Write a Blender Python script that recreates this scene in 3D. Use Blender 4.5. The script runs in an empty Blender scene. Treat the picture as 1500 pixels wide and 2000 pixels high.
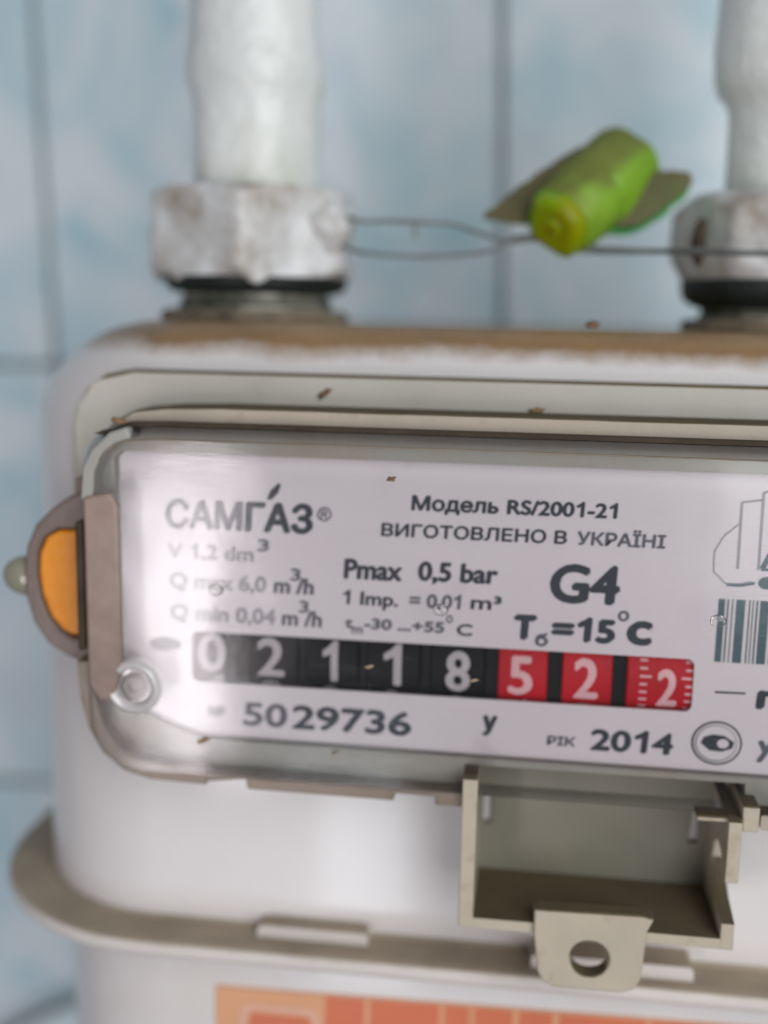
import bpy, bmesh, math, random
from mathutils import Vector, Matrix, noise
random.seed(7)
SC = bpy.context.scene
COL = SC.collection
S = 0.01                      # all sizes below are millimetres; 1 Blender unit = 100 mm

# ---------------------------------------------------------------- camera
F_PX = 2200.0
CAM = Vector((7.07, -253.485, 8.364))
_ax = Vector((17750, 750, -2200)).normalized()           # world X in camera space (right, down, forward)
_dn = Vector((-250, 12500, 2200)); _dn = (_dn - _ax * _dn.dot(_ax)).normalized()
_az = -_dn
_ay = _az.cross(_ax)
if _ay.z < 0: _ay = -_ay
def cam_dir(v):                                           # camera space -> world
    return Vector((_ax.dot(v), _ay.dot(v), _az.dot(v)))
right, up, back = cam_dir(Vector((1, 0, 0))), cam_dir(Vector((0, -1, 0))), cam_dir(Vector((0, 0, -1)))
def at(u, v, y):                                          # pixel of the 1500x2000 photo -> point on the plane Y = y (mm)
    d = cam_dir(Vector(((u - 750) / F_PX, (v - 1000) / F_PX, 1)))
    return CAM + d * ((y - CAM.y) / d.y)
cd = bpy.data.cameras.new('camera'); co = bpy.data.objects.new('camera', cd); COL.objects.link(co)
m = Matrix((right, up, back)).transposed().to_4x4(); m.translation = CAM * S
co.matrix_world = m
cd.sensor_fit = 'VERTICAL'; cd.sensor_height = 36; cd.sensor_width = 27
cd.lens = F_PX / 2000 * 36
cd.clip_start = 0.05; cd.clip_end = 200
cd.dof.use_dof = True
cd.dof.focus_distance = 181 * S
cd.dof.aperture_fstop = cd.lens * 1e-3 / (7.8 * S)
SC.camera = co

# ---------------------------------------------------------------- light
SC.view_settings.view_transform = 'Standard'; SC.view_settings.look = 'None'
SC.view_settings.gamma = 1; SC.view_settings.exposure = 0.3
w = bpy.data.worlds.new('World'); SC.world = w; w.use_nodes = True
bg = w.node_tree.nodes['Background']
bg.inputs[0].default_value = (0.80, 0.86, 0.95, 1); bg.inputs[1].default_value = 0.17
def area(name, loc, target, sx, sy, power, color):
    l = bpy.data.lights.new(name, 'AREA'); l.shape = 'RECTANGLE'; l.size = sx * S; l.size_y = sy * S
    l.energy = power; l.color = color
    o = bpy.data.objects.new(name, l); COL.objects.link(o); o.location = Vector(loc) * S
    d = (Vector(target) - Vector(loc)).normalized()
    o.rotation_euler = d.to_track_quat('-Z', 'Y').to_euler()
    return o
area('window_light', (345, -620, 170), (20, 0, -20), 520, 760, 385, (0.965, 0.985, 1.0))
area('window_light_low', (-226, -620, -215), (-30, -40, -60), 58, 220, 56, (1.0, 0.92, 0.955))
area('window_light_pane', (-118, -640, -440), (-20, -50, -80), 85, 190, 30, (0.86, 0.92, 1.0))

# ---------------------------------------------------------------- materials
def lin(c):
    return tuple(((v / 255) / 12.92 if v / 255 <= 0.04045 else ((v / 255 + 0.055) / 1.055) ** 2.4) for v in c) + (1,)
class NT:
    def __init__(s, name):
        s.m = bpy.data.materials.new(name); s.m.use_nodes = True
        s.t = s.m.node_tree; s.n = s.t.nodes; s.l = s.t.links
        s.p = s.n['Principled BSDF']; s.out = s.n['Material Output']
    def new(s, t, **k):
        n = s.n.new(t)
        for a, b in k.items(): setattr(n, a, b)
        return n
    def coord(s, kind='Object'):
        return s.new('ShaderNodeTexCoord').outputs[kind]
    def noise(s, vec, scale, detail=4, rough=0.55, dist=0.0):
        n = s.new('ShaderNodeTexNoise'); n.inputs['Scale'].default_value = scale
        n.inputs['Detail'].default_value = detail; n.inputs['Roughness'].default_value = rough
        n.inputs['Distortion'].default_value = dist
        s.l.new(vec, n.inputs['Vector']); return n.outputs['Fac']
    def ramp(s, fac, a, b, lo=(0, 0, 0, 1), hi=(1, 1, 1, 1)):
        r = s.new('ShaderNodeValToRGB'); e = r.color_ramp.elements
        e[0].position = a; e[0].color = lo; e[1].position = b; e[1].color = hi
        s.l.new(fac, r.inputs[0]); return r.outputs[0]
    def mix(s, fac, a, b, mode='MIX'):
        n = s.new('ShaderNodeMix', data_type='RGBA', blend_type=mode)
        for sock, v in ((n.inputs[0], fac), (n.inputs[6], a), (n.inputs[7], b)):
            if hasattr(v, 'links'): s.l.new(v, sock)
            else: sock.default_value = v
        return n.outputs[2]
    def math(s, op, a, b=None):
        n = s.new('ShaderNodeMath', operation=op)
        for sock, v in zip(n.inputs, (a, b)):
            if v is None: continue
            if hasattr(v, 'links'): s.l.new(v, sock)
            else: sock.default_value = v
        return n.outputs[0]
    def bump(s, h, strength, dist):
        b = s.new('ShaderNodeBump'); b.inputs['Strength'].default_value = strength
        b.inputs['Distance'].default_value = dist
        s.l.new(h, b.inputs['Height']); s.l.new(b.outputs[0], s.p.inputs['Normal']); return b
def stretch(t, vec, sc):
    mp = t.new('ShaderNodeMapping'); mp.inputs['Scale'].default_value = sc
    t.l.new(vec, mp.inputs['Vector']); return mp.outputs[0]

def plain(name, col, rough=0.5, var=0.08, scale=14, bump=0.15, dust=None, dust_amt=1.0, spec=0.4, grime=None, gscale=6, glo=0.5, ghi=0.75, sss=0, metal=0, coat=0, dust_z=None):
    t = NT(name); c = lin(col)
    v = t.coord(); n1 = t.noise(v, scale); n2 = t.noise(v, scale * 9, 3)
    d = tuple(x * (1 - var * 2) for x in c[:3]) + (1,)
    h = tuple(min(1, x * (1 + var)) for x in c[:3]) + (1,)
    colr = t.ramp(n1, 0.3, 0.7, d, h)
    if grime:
        g = t.ramp(t.noise(v, gscale, 7, 0.65), glo, ghi)
        colr = t.mix(g, colr, lin(grime))
    if dust:
        geo = t.new('ShaderNodeNewGeometry'); sep = t.new('ShaderNodeSeparateXYZ')
        t.l.new(geo.outputs['Normal'], sep.inputs[0])
        if dust_z is not None:
            sp2 = t.new('ShaderNodeSeparateXYZ'); t.l.new(v, sp2.inputs[0])
            hz = t.math('ADD', t.math('MULTIPLY', sp2.outputs[2], 100.0), t.math('MULTIPLY', t.math('SUBTRACT', t.noise(v, 3.4, 7, 0.7), 0.5), 8.5))
        jit = t.math('MULTIPLY', t.math('SUBTRACT', t.noise(v, 9, 6, 0.6), 0.5), 0.55)
        f = t.ramp(t.math('ADD', sep.outputs[2], jit), 0.24, 0.60)
        if dust_z is not None:
            mr = t.new('ShaderNodeMapRange'); mr.inputs[1].default_value = dust_z - 1.9; mr.inputs[2].default_value = dust_z + 1.5
            t.l.new(hz, mr.inputs[0]); f = mr.outputs[0]
        f = t.math('MULTIPLY', f, dust_amt)
        dc = t.ramp(t.noise(v, 7, 6, 0.6), 0.3, 0.7, tuple(x * 0.7 for x in lin(dust)[:3]) + (1,), lin(dust))
        colr = t.mix(f, colr, dc)
        t.l.new(t.math('ADD', t.math('MULTIPLY', f, 0.5), rough), t.p.inputs['Roughness'])
    else:
        t.l.new(t.math('ADD', t.math('MULTIPLY', n2, 0.14), rough - 0.07), t.p.inputs['Roughness'])
    t.l.new(colr, t.p.inputs['Base Color'])
    t.p.inputs['Specular IOR Level'].default_value = spec
    t.p.inputs['Metallic'].default_value = metal
    t.p.inputs['Coat Weight'].default_value = coat
    t.p.inputs['Coat Roughness'].default_value = 0.10
    if sss:
        t.p.inputs['Subsurface Weight'].default_value = sss
        t.p.inputs['Subsurface Radius'].default_value = (0.03, 0.05, 0.01)
        t.p.inputs['Subsurface Scale'].default_value = 0.6
    if bump: t.bump(t.math('ADD', n1, t.math('MULTIPLY', n2, 0.4)), bump, 0.02)
    return t.m

def mat_clear():
    t = NT('clear_cover_plastic')
    v = t.coord()
    fr = t.new('ShaderNodeFresnel'); fr.inputs[0].default_value = 1.5
    tr = t.new('ShaderNodeBsdfTransparent'); tr.inputs[0].default_value = (0.95, 0.945, 0.935, 1)
    gl = t.new('ShaderNodeBsdfGlossy'); gl.inputs['Roughness'].default_value = 0.11
    gl.inputs[0].default_value = (1, 1, 1, 1)
    df = t.new('ShaderNodeBsdfDiffuse'); df.inputs[0].default_value = lin((190, 186, 184))
    b = t.new('ShaderNodeBump'); b.inputs['Strength'].default_value = 0.22; b.inputs['Distance'].default_value = 0.02
    h = t.math('ADD', t.noise(v, 3.0, 2), t.math('MULTIPLY', t.noise(stretch(t, v, (3, 1, 60)), 6, 3), 0.04))
    t.l.new(h, b.inputs['Height']); t.l.new(b.outputs[0], gl.inputs['Normal'])
    m1 = t.new('ShaderNodeMixShader'); t.l.new(fr.outputs[0], m1.inputs[0])
    t.l.new(tr.outputs[0], m1.inputs[1]); t.l.new(gl.outputs[0], m1.inputs[2])
    # dusty film and fine wipe scratches
    sc = t.ramp(t.noise(stretch(t, v, (2.2, 1, 26)), 3.2, 8, 0.75), 0.56, 0.86)
    film = t.ramp(t.noise(v, 2.2, 5), 0.35, 0.8)
    f = t.math('ADD', t.math('MULTIPLY', sc, 0.07), t.math('MULTIPLY', film, 0.004))
    m2 = t.new('ShaderNodeMixShader'); t.l.new(f, m2.inputs[0])
    t.l.new(m1.outputs[0], m2.inputs[1]); t.l.new(df.outputs[0], m2.inputs[2])
    t.l.new(m2.outputs[0], t.out.inputs[0])
    return t.m

def mat_tile():
    t = NT('pale_blue_mottled_glaze')
    v = t.coord(); oi = t.new('ShaderNodeObjectInfo')
    add = t.new('ShaderNodeVectorMath', operation='ADD')
    sc = t.new('ShaderNodeVectorMath', operation='SCALE'); sc.inputs['Scale'].default_value = 9.0
    cmb = t.new('ShaderNodeCombineXYZ')
    t.l.new(oi.outputs['Random'], cmb.inputs[0]); t.l.new(oi.outputs['Random'], cmb.inputs[2])
    t.l.new(cmb.outputs[0], sc.inputs[0]); t.l.new(v, add.inputs[0]); t.l.new(sc.outputs[0], add.inputs[1])
    vv = add.outputs[0]
    a = t.ramp(t.noise(stretch(t, vv, (1, 1, 0.75)), 2.6, 5, 0.55, 0.6), 0.36, 0.64, lin((188, 214, 223)), lin((226, 233, 237)))
    spots = t.ramp(t.noise(vv, 4.4, 3, 0.5, 0.3), 0.60, 0.72)
    c = t.mix(t.math('MULTIPLY', spots, 0.45), a, lin((138, 194, 206)))
    lil = t.ramp(t.noise(vv, 3.1, 3, 0.5), 0.55, 0.75)
    c = t.mix(t.math('MULTIPLY', lil, 0.3), c, lin((196, 196, 212)))
    t.l.new(c, t.p.inputs['Base Color'])
    t.p.inputs['Roughness'].default_value = 0.32
    t.bump(t.noise(v, 5, 3), 0.08, 0.02)
    return t.m

M = {}
M['white_paint'] = plain('white_painted_steel', (216, 210, 208), 0.34, 0.015, 4, 0.05, spec=0.45, coat=0.5, grime=(206, 198, 190), gscale=2.5)
M['casing_paint'] = plain('white_paint_with_brown_dust_on_top', (216, 210, 208), 0.34, 0.015, 4, 0.05, dust=(148, 116, 78), spec=0.45, coat=0.5, dust_z=1.2)
M['flange_paint'] = plain('white_painted_seam_with_dust', (206, 198, 192), 0.42, 0.03, 5, 0.08, dust=(172, 156, 134), dust_amt=0.93, spec=0.4)
M['silver_paint'] = plain('thick_silver_white_paint', (216, 217, 217), 0.32, 0.05, 3, 0.35, grime=(132, 118, 100), gscale=2.6, glo=0.47, ghi=0.66, spec=0.7)
M['pipe_paint'] = plain('grey_white_pipe_paint', (224, 226, 222), 0.33, 0.05, 3, 0.7, grime=(182, 182, 166), gscale=3, glo=0.5, ghi=0.8, spec=0.55)
M['worn_metal'] = plain('worn_zinc_fitting', (182, 178, 164), 0.45, 0.2, 7, 0.3, grime=(96, 100, 88), gscale=7, glo=0.45, ghi=0.6, spec=0.6, metal=0.3)
M['rusty'] = plain('dirty_brown_flange', (140, 126, 104), 0.6, 0.2, 8, 0.3, grime=(80, 72, 58), gscale=8, glo=0.45, ghi=0.65)
M['black_gasket'] = plain('black_greasy_thread', (28, 36, 34), 0.5, 0.2, 10, 0.4)  # black of gasket and thread, also the shade under the nuts
M['housing'] = plain('grey_beige_housing_plastic', (180, 175, 165), 0.5, 0.04, 4, 0.08, dust=(112, 98, 72), grime=(150, 146, 132), gscale=3, glo=0.55, ghi=0.85)
M['cream'] = plain('yellowed_cream_lip', (172, 160, 144), 0.5, 0.05, 8, 0.08, dust=(92, 80, 58), grime=(128, 112, 88), gscale=8, glo=0.6, ghi=0.8)
M['tub'] = plain('grey_register_tub', (156, 155, 148), 0.4, 0.05, 5, 0.05, grime=(146, 136, 122), gscale=5, glo=0.45, ghi=0.75)
M['rim'] = plain('aged_taupe_cover_rim', (132, 116, 101), 0.35, 0.06, 10, 0.08, dust=(110, 96, 74), grime=(112, 98, 82), gscale=7, glo=0.5, ghi=0.7)
M['wing'] = plain('taupe_brown_seal_frame', (116, 100, 92), 0.4, 0.06, 8, 0.1, grime=(92, 68, 48), gscale=5, glo=0.5, ghi=0.75)
M['side'] = plain('brown_side_strip', (150, 128, 116), 0.45, 0.06, 6, 0.05, grime=(122, 102, 92), gscale=4, glo=0.45, ghi=0.65)
M['dark_gap'] = plain('dark_dirty_gap', (62, 50, 36), 0.8, 0.2, 12, 0.2)  # dark brown; on the gap strip it stands in for shade
M['orange'] = plain('orange_seal_wax', (226, 138, 4), 0.4, 0.06, 6, 0.15, grime=(196, 104, 12), gscale=4, glo=0.5, ghi=0.8, sss=0.1)
M['bay'] = plain('beige_bay_plastic', (178, 167, 148), 0.5, 0.05, 8, 0.08, dust=(80, 68, 40), dust_amt=0.9, grime=(136, 118, 94), gscale=9, glo=0.54, ghi=0.76)  # dark tone on upward faces: dust plus the bay floor's shade
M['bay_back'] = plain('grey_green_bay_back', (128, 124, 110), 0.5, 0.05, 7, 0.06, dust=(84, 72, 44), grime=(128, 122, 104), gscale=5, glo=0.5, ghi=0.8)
M['plate'] = plain('satin_white_index_plate', (214, 207, 211), 0.35, 0.015, 6, 0.0, spec=0.5)
M['ink'] = plain('dark_printed_ink', (44, 52, 60), 0.5, 0.1, 30, 0)
M['ink_soft'] = plain('worn_grey_ink', (92, 92, 102), 0.5, 0.12, 25, 0)  # paler ink; on the left lettering it carries the cover's glare
M['ink_faint'] = plain('faint_grey_ink', (150, 146, 152), 0.5, 0.08, 20, 0)  # palest ink; fades the left lettering as the glare veil would
M['ink_green'] = plain('blue_green_printed_ink', (70, 96, 104), 0.5, 0.1, 20, 0)
M['drum_black'] = plain('black_counter_drum', (14, 13, 15), 0.5, 0.1, 10, 0.05, spec=0.2)
M['drum_red'] = plain('red_counter_drum', (188, 18, 34), 0.5, 0.08, 10, 0.05, spec=0.25)
M['digit'] = plain('pale_digit_paint', (186, 180, 184), 0.5, 0.06, 20, 0)
M['digit_pink'] = plain('pink_white_digit_paint', (226, 178, 182), 0.5, 0.06, 20, 0)
M['boss'] = plain('glossy_pale_boss', (198, 192, 190), 0.15, 0.03, 8, 0.05, spec=0.8, coat=0.6)
M['knob'] = plain('dull_clear_knob', (146, 140, 122), 0.2, 0.08, 9, 0.05, grime=(128, 124, 106), gscale=5, glo=0.4, ghi=0.7, spec=0.8, coat=0.6)
M['screw'] = plain('screw_metal', (110, 100, 98), 0.4, 0.2, 14, 0.1, metal=0.6)
M['wire'] = plain('dull_steel_wire', (120, 124, 122), 0.45, 0.2, 20, 0.1, metal=0.4)
M['lime'] = plain('lime_green_plastic', (122, 164, 36), 0.45, 0.12, 7, 0.5, dust=(112, 108, 58), dust_amt=0.8, grime=(128, 128, 62), gscale=3, glo=0.5, ghi=0.8, sss=0.3)
M['lime_core'] = plain('bright_green_seal_core', (96, 176, 6), 0.3, 0.1, 6, 0.1, grime=(140, 142, 0), gscale=5, glo=0.35, ghi=0.6, sss=0.35)
M['olive'] = plain('dusty_olive_plastic', (92, 86, 54), 0.6, 0.12, 7, 0.4, grime=(78, 96, 50), gscale=5, glo=0.5, ghi=0.7)
M['crumb'] = plain('brown_dirt_crumb', (118, 88, 66), 0.8, 0.2, 40, 0.3)
M['straw'] = plain('pale_brown_flake', (170, 148, 122), 0.7, 0.2, 40, 0.2)
M['ochre'] = plain('ochre_dirt', (146, 116, 80), 0.8, 0.2, 40, 0.2)
M['grout'] = plain('grey_green_grout', (146, 156, 158), 0.9, 0.08, 8, 0.3, grime=(122, 132, 124), gscale=2)
M['peach'] = plain('faded_peach_print', (214, 156, 116), 0.45, 0.04, 4, 0)
M['label_red'] = plain('faded_orange_red_print', (206, 112, 78), 0.45, 0.05, 4, 0)
M['label_line'] = plain('pale_pink_print', (216, 168, 148), 0.45, 0.04, 4, 0)
M['clear'] = mat_clear(); M['tile'] = mat_tile()

# ---------------------------------------------------------------- mesh helpers (mm)
def link(name, bm, mat, parent=None, bevel=0, smooth=False, label=None, segs=2):
    bmesh.ops.recalc_face_normals(bm, faces=bm.faces)
    me = bpy.data.meshes.new(name); bm.to_mesh(me); bm.free()
    me.transform(Matrix.Scale(S, 4))
    if smooth:
        for p in me.polygons: p.use_smooth = True
    me.materials.append(M[mat])
    o = bpy.data.objects.new(name, me); COL.objects.link(o)
    if parent: o.parent = parent
    if label: o['label'] = label
    if bevel:
        b = o.modifiers.new('bevel', 'BEVEL'); b.width = bevel * S; b.segments = segs; b.limit_method = 'ANGLE'
        b.angle_limit = math.radians(35); b.harden_normals = False
    if smooth == 'auto' or bevel:
        for p in me.polygons: p.use_smooth = True
        try: me.set_sharp_from_angle(angle=math.radians(40))
        except Exception: pass
    return o
def thing(name, label, cat, loc=(0, 0, 0), group=None):
    o = bpy.data.objects.new(name, None); COL.objects.link(o); o.location = Vector(loc) * S
    o['label'] = label; o['category'] = cat
    if group: o['group'] = group
    o.empty_display_size = 0.2
    return o
def tag(o, label, cat, group=None):
    o['label'] = label; o['category'] = cat
    if group: o['group'] = group
def rrect(x0, x1, z0, z1, r, n=7):
    """rounded rectangle, r = one radius or (bl, br, tr, tl)"""
    if not isinstance(r, (tuple, list)): r = (r,) * 4
    pts = []
    for (cx, cz, a0, rr) in ((x0 + r[0], z0 + r[0], 180, r[0]), (x1 - r[1], z0 + r[1], 270, r[1]), (x1 - r[2], z1 - r[2], 0, r[2]), (x0 + r[3], z1 - r[3], 90, r[3])):
        if rr < 1e-6: pts.append((cx, cz)); continue
        for k in range(n + 1):
            a = math.radians(a0 + 90 * k / n); pts.append((cx + rr * math.cos(a), cz + rr * math.sin(a)))
    return pts
def slab(outer, y0, y1, holes=(), bm=None, yf=None):
    """prism of an XZ polygon between Y = y0 (front) and y1 (back); holes cut through"""
    bm = bm or bmesh.new(); nf = []
    loops = []
    for loop in [outer] + list(holes):
        vs = [bm.verts.new((x, y0 + (yf(x, z) if yf else 0), z)) for x, z in loop]
        es = [bm.edges.new((vs[i], vs[(i + 1) % len(vs)])) for i in range(len(vs))]
        loops.append((vs, es))
    es = [e for l in loops for e in l[1]]
    r = bmesh.ops.triangle_fill(bm, use_beauty=True, use_dissolve=False, edges=es)
    ff = [g for g in r['geom'] if isinstance(g, bmesh.types.BMFace)]
    mp = {}
    for vs, _ in loops:
        for v in vs: mp[v] = bm.verts.new((v.co.x, v.co.y + (y1 - y0), v.co.z))
    for f in ff: bm.faces.new([mp[v] for v in reversed(f.verts)])
    for vs, _ in loops:
        for i in range(len(vs)):
            a, b = vs[i], vs[(i + 1) % len(vs)]
            bm.faces.new((a, b, mp[b], mp[a]))
    return bm
def box(x0, x1, y0, y1, z0, z1, bm=None):
    bm = bm or bmesh.new()
    v = [bm.verts.new((x, y, z)) for x in (x0, x1) for y in (y0, y1) for z in (z0, z1)]
    for f in ((0, 1, 3, 2), (4, 6, 7, 5), (0, 4, 5, 1), (2, 3, 7, 6), (0, 2, 6, 4), (1, 5, 7, 3)):
        bm.faces.new([v[i] for i in f])
    return bm
def rings(rs, bm=None, cap0=True, cap1=True):
    bm = bm or bmesh.new(); vr = [[bm.verts.new(p) for p in r] for r in rs]
    for a, b in zip(vr, vr[1:]):
        n = len(a)
        for i in range(n): bm.faces.new((a[i], a[(i + 1) % n], b[(i + 1) % n], b[i]))
    if cap0: bm.faces.new(list(reversed(vr[0])))
    if cap1: bm.faces.new(vr[-1])
    return bm
def tube(path, r, n=8, bm=None):
    pts = [Vector(p) for p in path]; rs = []
    ref = Vector((0, 0, 1))
    for i, p in enumerate(pts):
        d = (pts[min(i + 1, len(pts) - 1)] - pts[max(i - 1, 0)]).normalized()
        a = d.cross(ref); a = a.normalized() if a.length > 1e-3 else Vector((1, 0, 0)); b = d.cross(a)
        rr = r(i / (len(pts) - 1)) if callable(r) else r
        rs.append([p + (a * math.cos(t) + b * math.sin(t)) * rr for t in [2 * math.pi * k / n for k in range(n)]])
    return rings(rs, bm)
def smooth_path(pts, n=8):
    P = [Vector(p) for p in pts]; P = [P[0] * 2 - P[1]] + P + [P[-1] * 2 - P[-2]]; out = []
    for i in range(1, len(P) - 2):
        for k in range(n):
            t = k / n; a, b, c, d = P[i - 1:i + 3]
            out.append(0.5 * ((2 * b) + (c - a) * t + (2 * a - 5 * b + 4 * c - d) * t * t + (3 * b - a - 3 * c + d) * t ** 3))
    out.append(P[-2]); return out
def lathe(cx, cy, prof, n=64, bm=None, jit=0, wob=0.0):
    """profile of (r, z) about a vertical axis; jit adds an uneven coat of paint"""
    rs = []
    for r, z in prof:
        ring = []
        for k in range(n):
            a = 2 * math.pi * k / n
            j = jit * noise.noise(Vector((math.cos(a) * 1.6 + cx, math.sin(a) * 1.6, z * 0.09))) if jit else 0
            ring.append((cx + (r + j) * math.cos(a), cy + (r + j) * math.sin(a), z))
        rs.append(ring)
    return rings(rs, bm)
def rp(x, z, y0, y1):         # a point measured on plane y0, moved along its sight line to plane y1
    k = (y1 - CAM.y) / (y0 - CAM.y)
    return (CAM.x + (x - CAM.x) * k, y1, CAM.z + (z - CAM.z) * k)

# ---------------------------------------------------------------- tiled wall (the meter hangs slightly askew against it)
wall = bpy.data.objects.new('wall', None); COL.objects.link(wall); wall['kind'] = 'structure'
WY = 113.0; ang = 0.037
wall.location = Vector((-152, WY, -10.8)) * S; wall.rotation_euler = (0, -ang, 0)
tb = slab(rrect(-73.7, 73.7, -73.7, 73.7, 1.2, 3), 0, 5)
tile0 = link('tile', tb, 'tile', wall, bevel=0.9)
first = True
for i in range(-2, 3):
    for j in range(-3, 3):
        o = tile0 if first else tile0.copy()
        if not first: COL.objects.link(o); o.parent = wall
        first = False
        o.location = Vector((75 + 150 * i + random.uniform(-.2, .2), random.uniform(-0.25, 0.25), 75 + 150 * j)) * S
grout = link('grout', box(-380, 500, 1.4, 9, -520, 520), 'grout', wall)

# ---------------------------------------------------------------- gas meter
meter = thing('gas_meter', 'white painted diaphragm gas meter with a clear cover over its eight digit counter', 'gas meter', (0, 0, 0))
CXR, YB = 96.0, 74.0
def plan(hw, yf, yb, r, z, n=9):
    pts = []
    for (cx, cy, a0) in ((hw - r, yf + r, 270), (hw - r, yb - r, 0), (-hw + r, yb - r, 90), (-hw + r, yf + r, 180)):
        for k in range(n + 1):
            a = math.radians(a0 + 90 * k / n); pts.append((cx + r * math.cos(a), cy + r * math.sin(a), z))
    return pts
def shell(hw, yf, yb, r, z_top, z_bot, R, n=14, ix=26, iy=15):
    rs = [plan(hw, yf, yb, r, z_bot)]
    for k in range(n + 1):
        a = math.radians(90 * k / n); q = 1 - math.cos(a)
        rs.append(plan(hw - ix * q, yf + iy * q, yb - iy * q, max(r - 12 * q, 3), z_top - R + R * math.sin(a)))
    return rings(rs)
link('upper_casing', shell(96, -50, YB, 32, 6.2, -113, 22), 'casing_paint', meter, smooth='auto')
rs = [plan(60, -15, YB - 20, 20, -196), plan(80, -36, YB - 6, 28, -193), plan(90, -46, YB - 3, 30, -184), plan(92, -48, YB - 2, 30, -176), plan(92.5, -48.5, YB - 2, 30.5, -117), plan(97, -51, YB, 33, -115)]
link('lower_casing', rings(rs), 'white_paint', meter, smooth='auto')
# seam flange, with a shallow hollow behind a rolled edge
fl = [(0, -112.2), (0.8, -112.9), (6.2, -113.0), (8.3, -112.6), (9.3, -113.0), (9.8, -114.0), (9.6, -115.4), (8.8, -116.2), (5, -116.4), (0, -116.0)]
link('seam_flange', rings([plan(96 + o, -50 - o, YB + o, 32 + o, z, 14) for o, z in fl], cap0=False, cap1=False), 'flange_paint', meter, smooth='auto')
for x0, x1, y0, h in ((-41.5, -19.5, -54.2, 2.6), (12, 42, -56.4, 3.0)):
    b = slab(rrect(x0, x1, -112.95, -112.95 + h, (0, 0, 1.2, 1.2), 4), y0, -49.5)
    link('seam_clip', b, 'flange_paint', meter, bevel=0.5)

# register housing: flat back part, then the raised step whose lip shows above the cover
house = [(-76.8, -13), (-75.9, -10.0), (-73.6, -6.2), (-70.0, -3.6), (-66.5, -2.8), (90, -2.8), (90, -69.9), (-66, -69.9), (-68.6, -66), (-69.4, -58), (-76.2, -50), (-76.8, -46)]
link('register_housing', slab(list(reversed(house)), -54, -43), 'housing', meter, bevel=0.8, segs=3)
step = [(-68.5, -17), (-67.3, -13.6), (-64.6, -11.0), (-61.2, -9.2), (-55, -8.5), (-46, -8.2), (90, -8.2), (90, -11.3), (-58, -11.3), (-61.5, -12.0), (-65.2, -14.6), (-67, -18)]
link('housing_lip', slab(list(reversed(step)), -63.6, -53.5), 'cream', meter, bevel=0.35)
_t = rrect(-69.2, 90, -74.6, -11.9, (10, 2, 2, 8), 8)
tub = _t[:9] + [(-1.4, -74.6), (-1.4, -70.2), (47.0, -70.2), (47.0, -74.6)] + _t[9:]
tub_hole = [(-65.0, -63.2), (-60.7, -64.6), (-55.7, -66.8), (-49.1, -68.8), (88, -69.4), (88, -16.4), (-63.5, -16.4), (-65.0, -17.5)]
link('register_tub', slab(tub, -63.6, -53.7, [tub_hole]), 'tub', meter, bevel=0.3)
link('gap_shadow_strip', slab([(-65.6, -13.6), (-61.2, -11.7), (-55, -11.45), (90, -11.5), (90, -10.75), (-55, -10.8), (-61.4, -11.0), (-65.9, -13.0)], -66.4, -59), 'dark_gap', meter).name = 'dirt_line'  # dark strip standing in for the shade in the gap above the cover
# side strip between rim and plate
link('side_strip', slab(list(reversed([(-68.9, -24.0), (-64.0, -23.0), (-62.6, -25.4), (-62.4, -52.5), (-63.2, -57), (-64.4, -60.6), (-66.8, -60.8), (-68.8, -58)])), -69.0, -67.6), 'side', meter, bevel=0.6, segs=3)
# index plate with the counter window
plate = [(-64.8, -17.6), (-63.6, -16.6), (90, -16.6), (90, -69.2), (-49, -68.6), (-55.5, -66.6), (-60.5, -64.4), (-64.8, -63)]
win = rrect(-51.7, 37.3, -58.5, -49.0, 1.3, 5)
pl = link('index_plate', slab(plate, -62, -61.5, [win]), 'plate', meter, label='white index plate printed with the meter data')
link('counter_recess', box(-54, 40, -60.0, -59.7, -61, -46.5), 'drum_black', meter)

# -------- lettering
TY = -62.06
GL = {}
def _font(body):
    c = bpy.data.curves.new('tmp', 'FONT'); c.body = body; c.resolution_u = 4
    o = bpy.data.objects.new('tmp', c); COL.objects.link(o)
    bpy.context.view_layer.update()
    me = bpy.data.meshes.new_from_object(o.evaluated_get(bpy.context.evaluated_depsgraph_get()))
    bpy.data.objects.remove(o); vs = [tuple(v.co) for v in me.vertices]; fs = [tuple(p.vertices) for p in me.polygons]
    bpy.data.meshes.remove(me); return vs, fs
def _poly(outer, hole=None):
    b = slab([(x, z) for x, z in outer], 0, 1, [hole] if hole else ()); b.faces.ensure_lookup_table()
    vs = [(v.co.x, v.co.z, v.co.y) for v in b.verts]; fs = []
    for f in b.faces:
        if all(v.co.y < 0.5 for v in f.verts): fs.append(tuple(v.index for v in f.verts))
    b.verts.index_update(); fs = [tuple(v.index for v in f.verts) for f in b.faces if all(v.co.y < 0.5 for v in f.verts)]
    b.free(); return vs, fs
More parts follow.
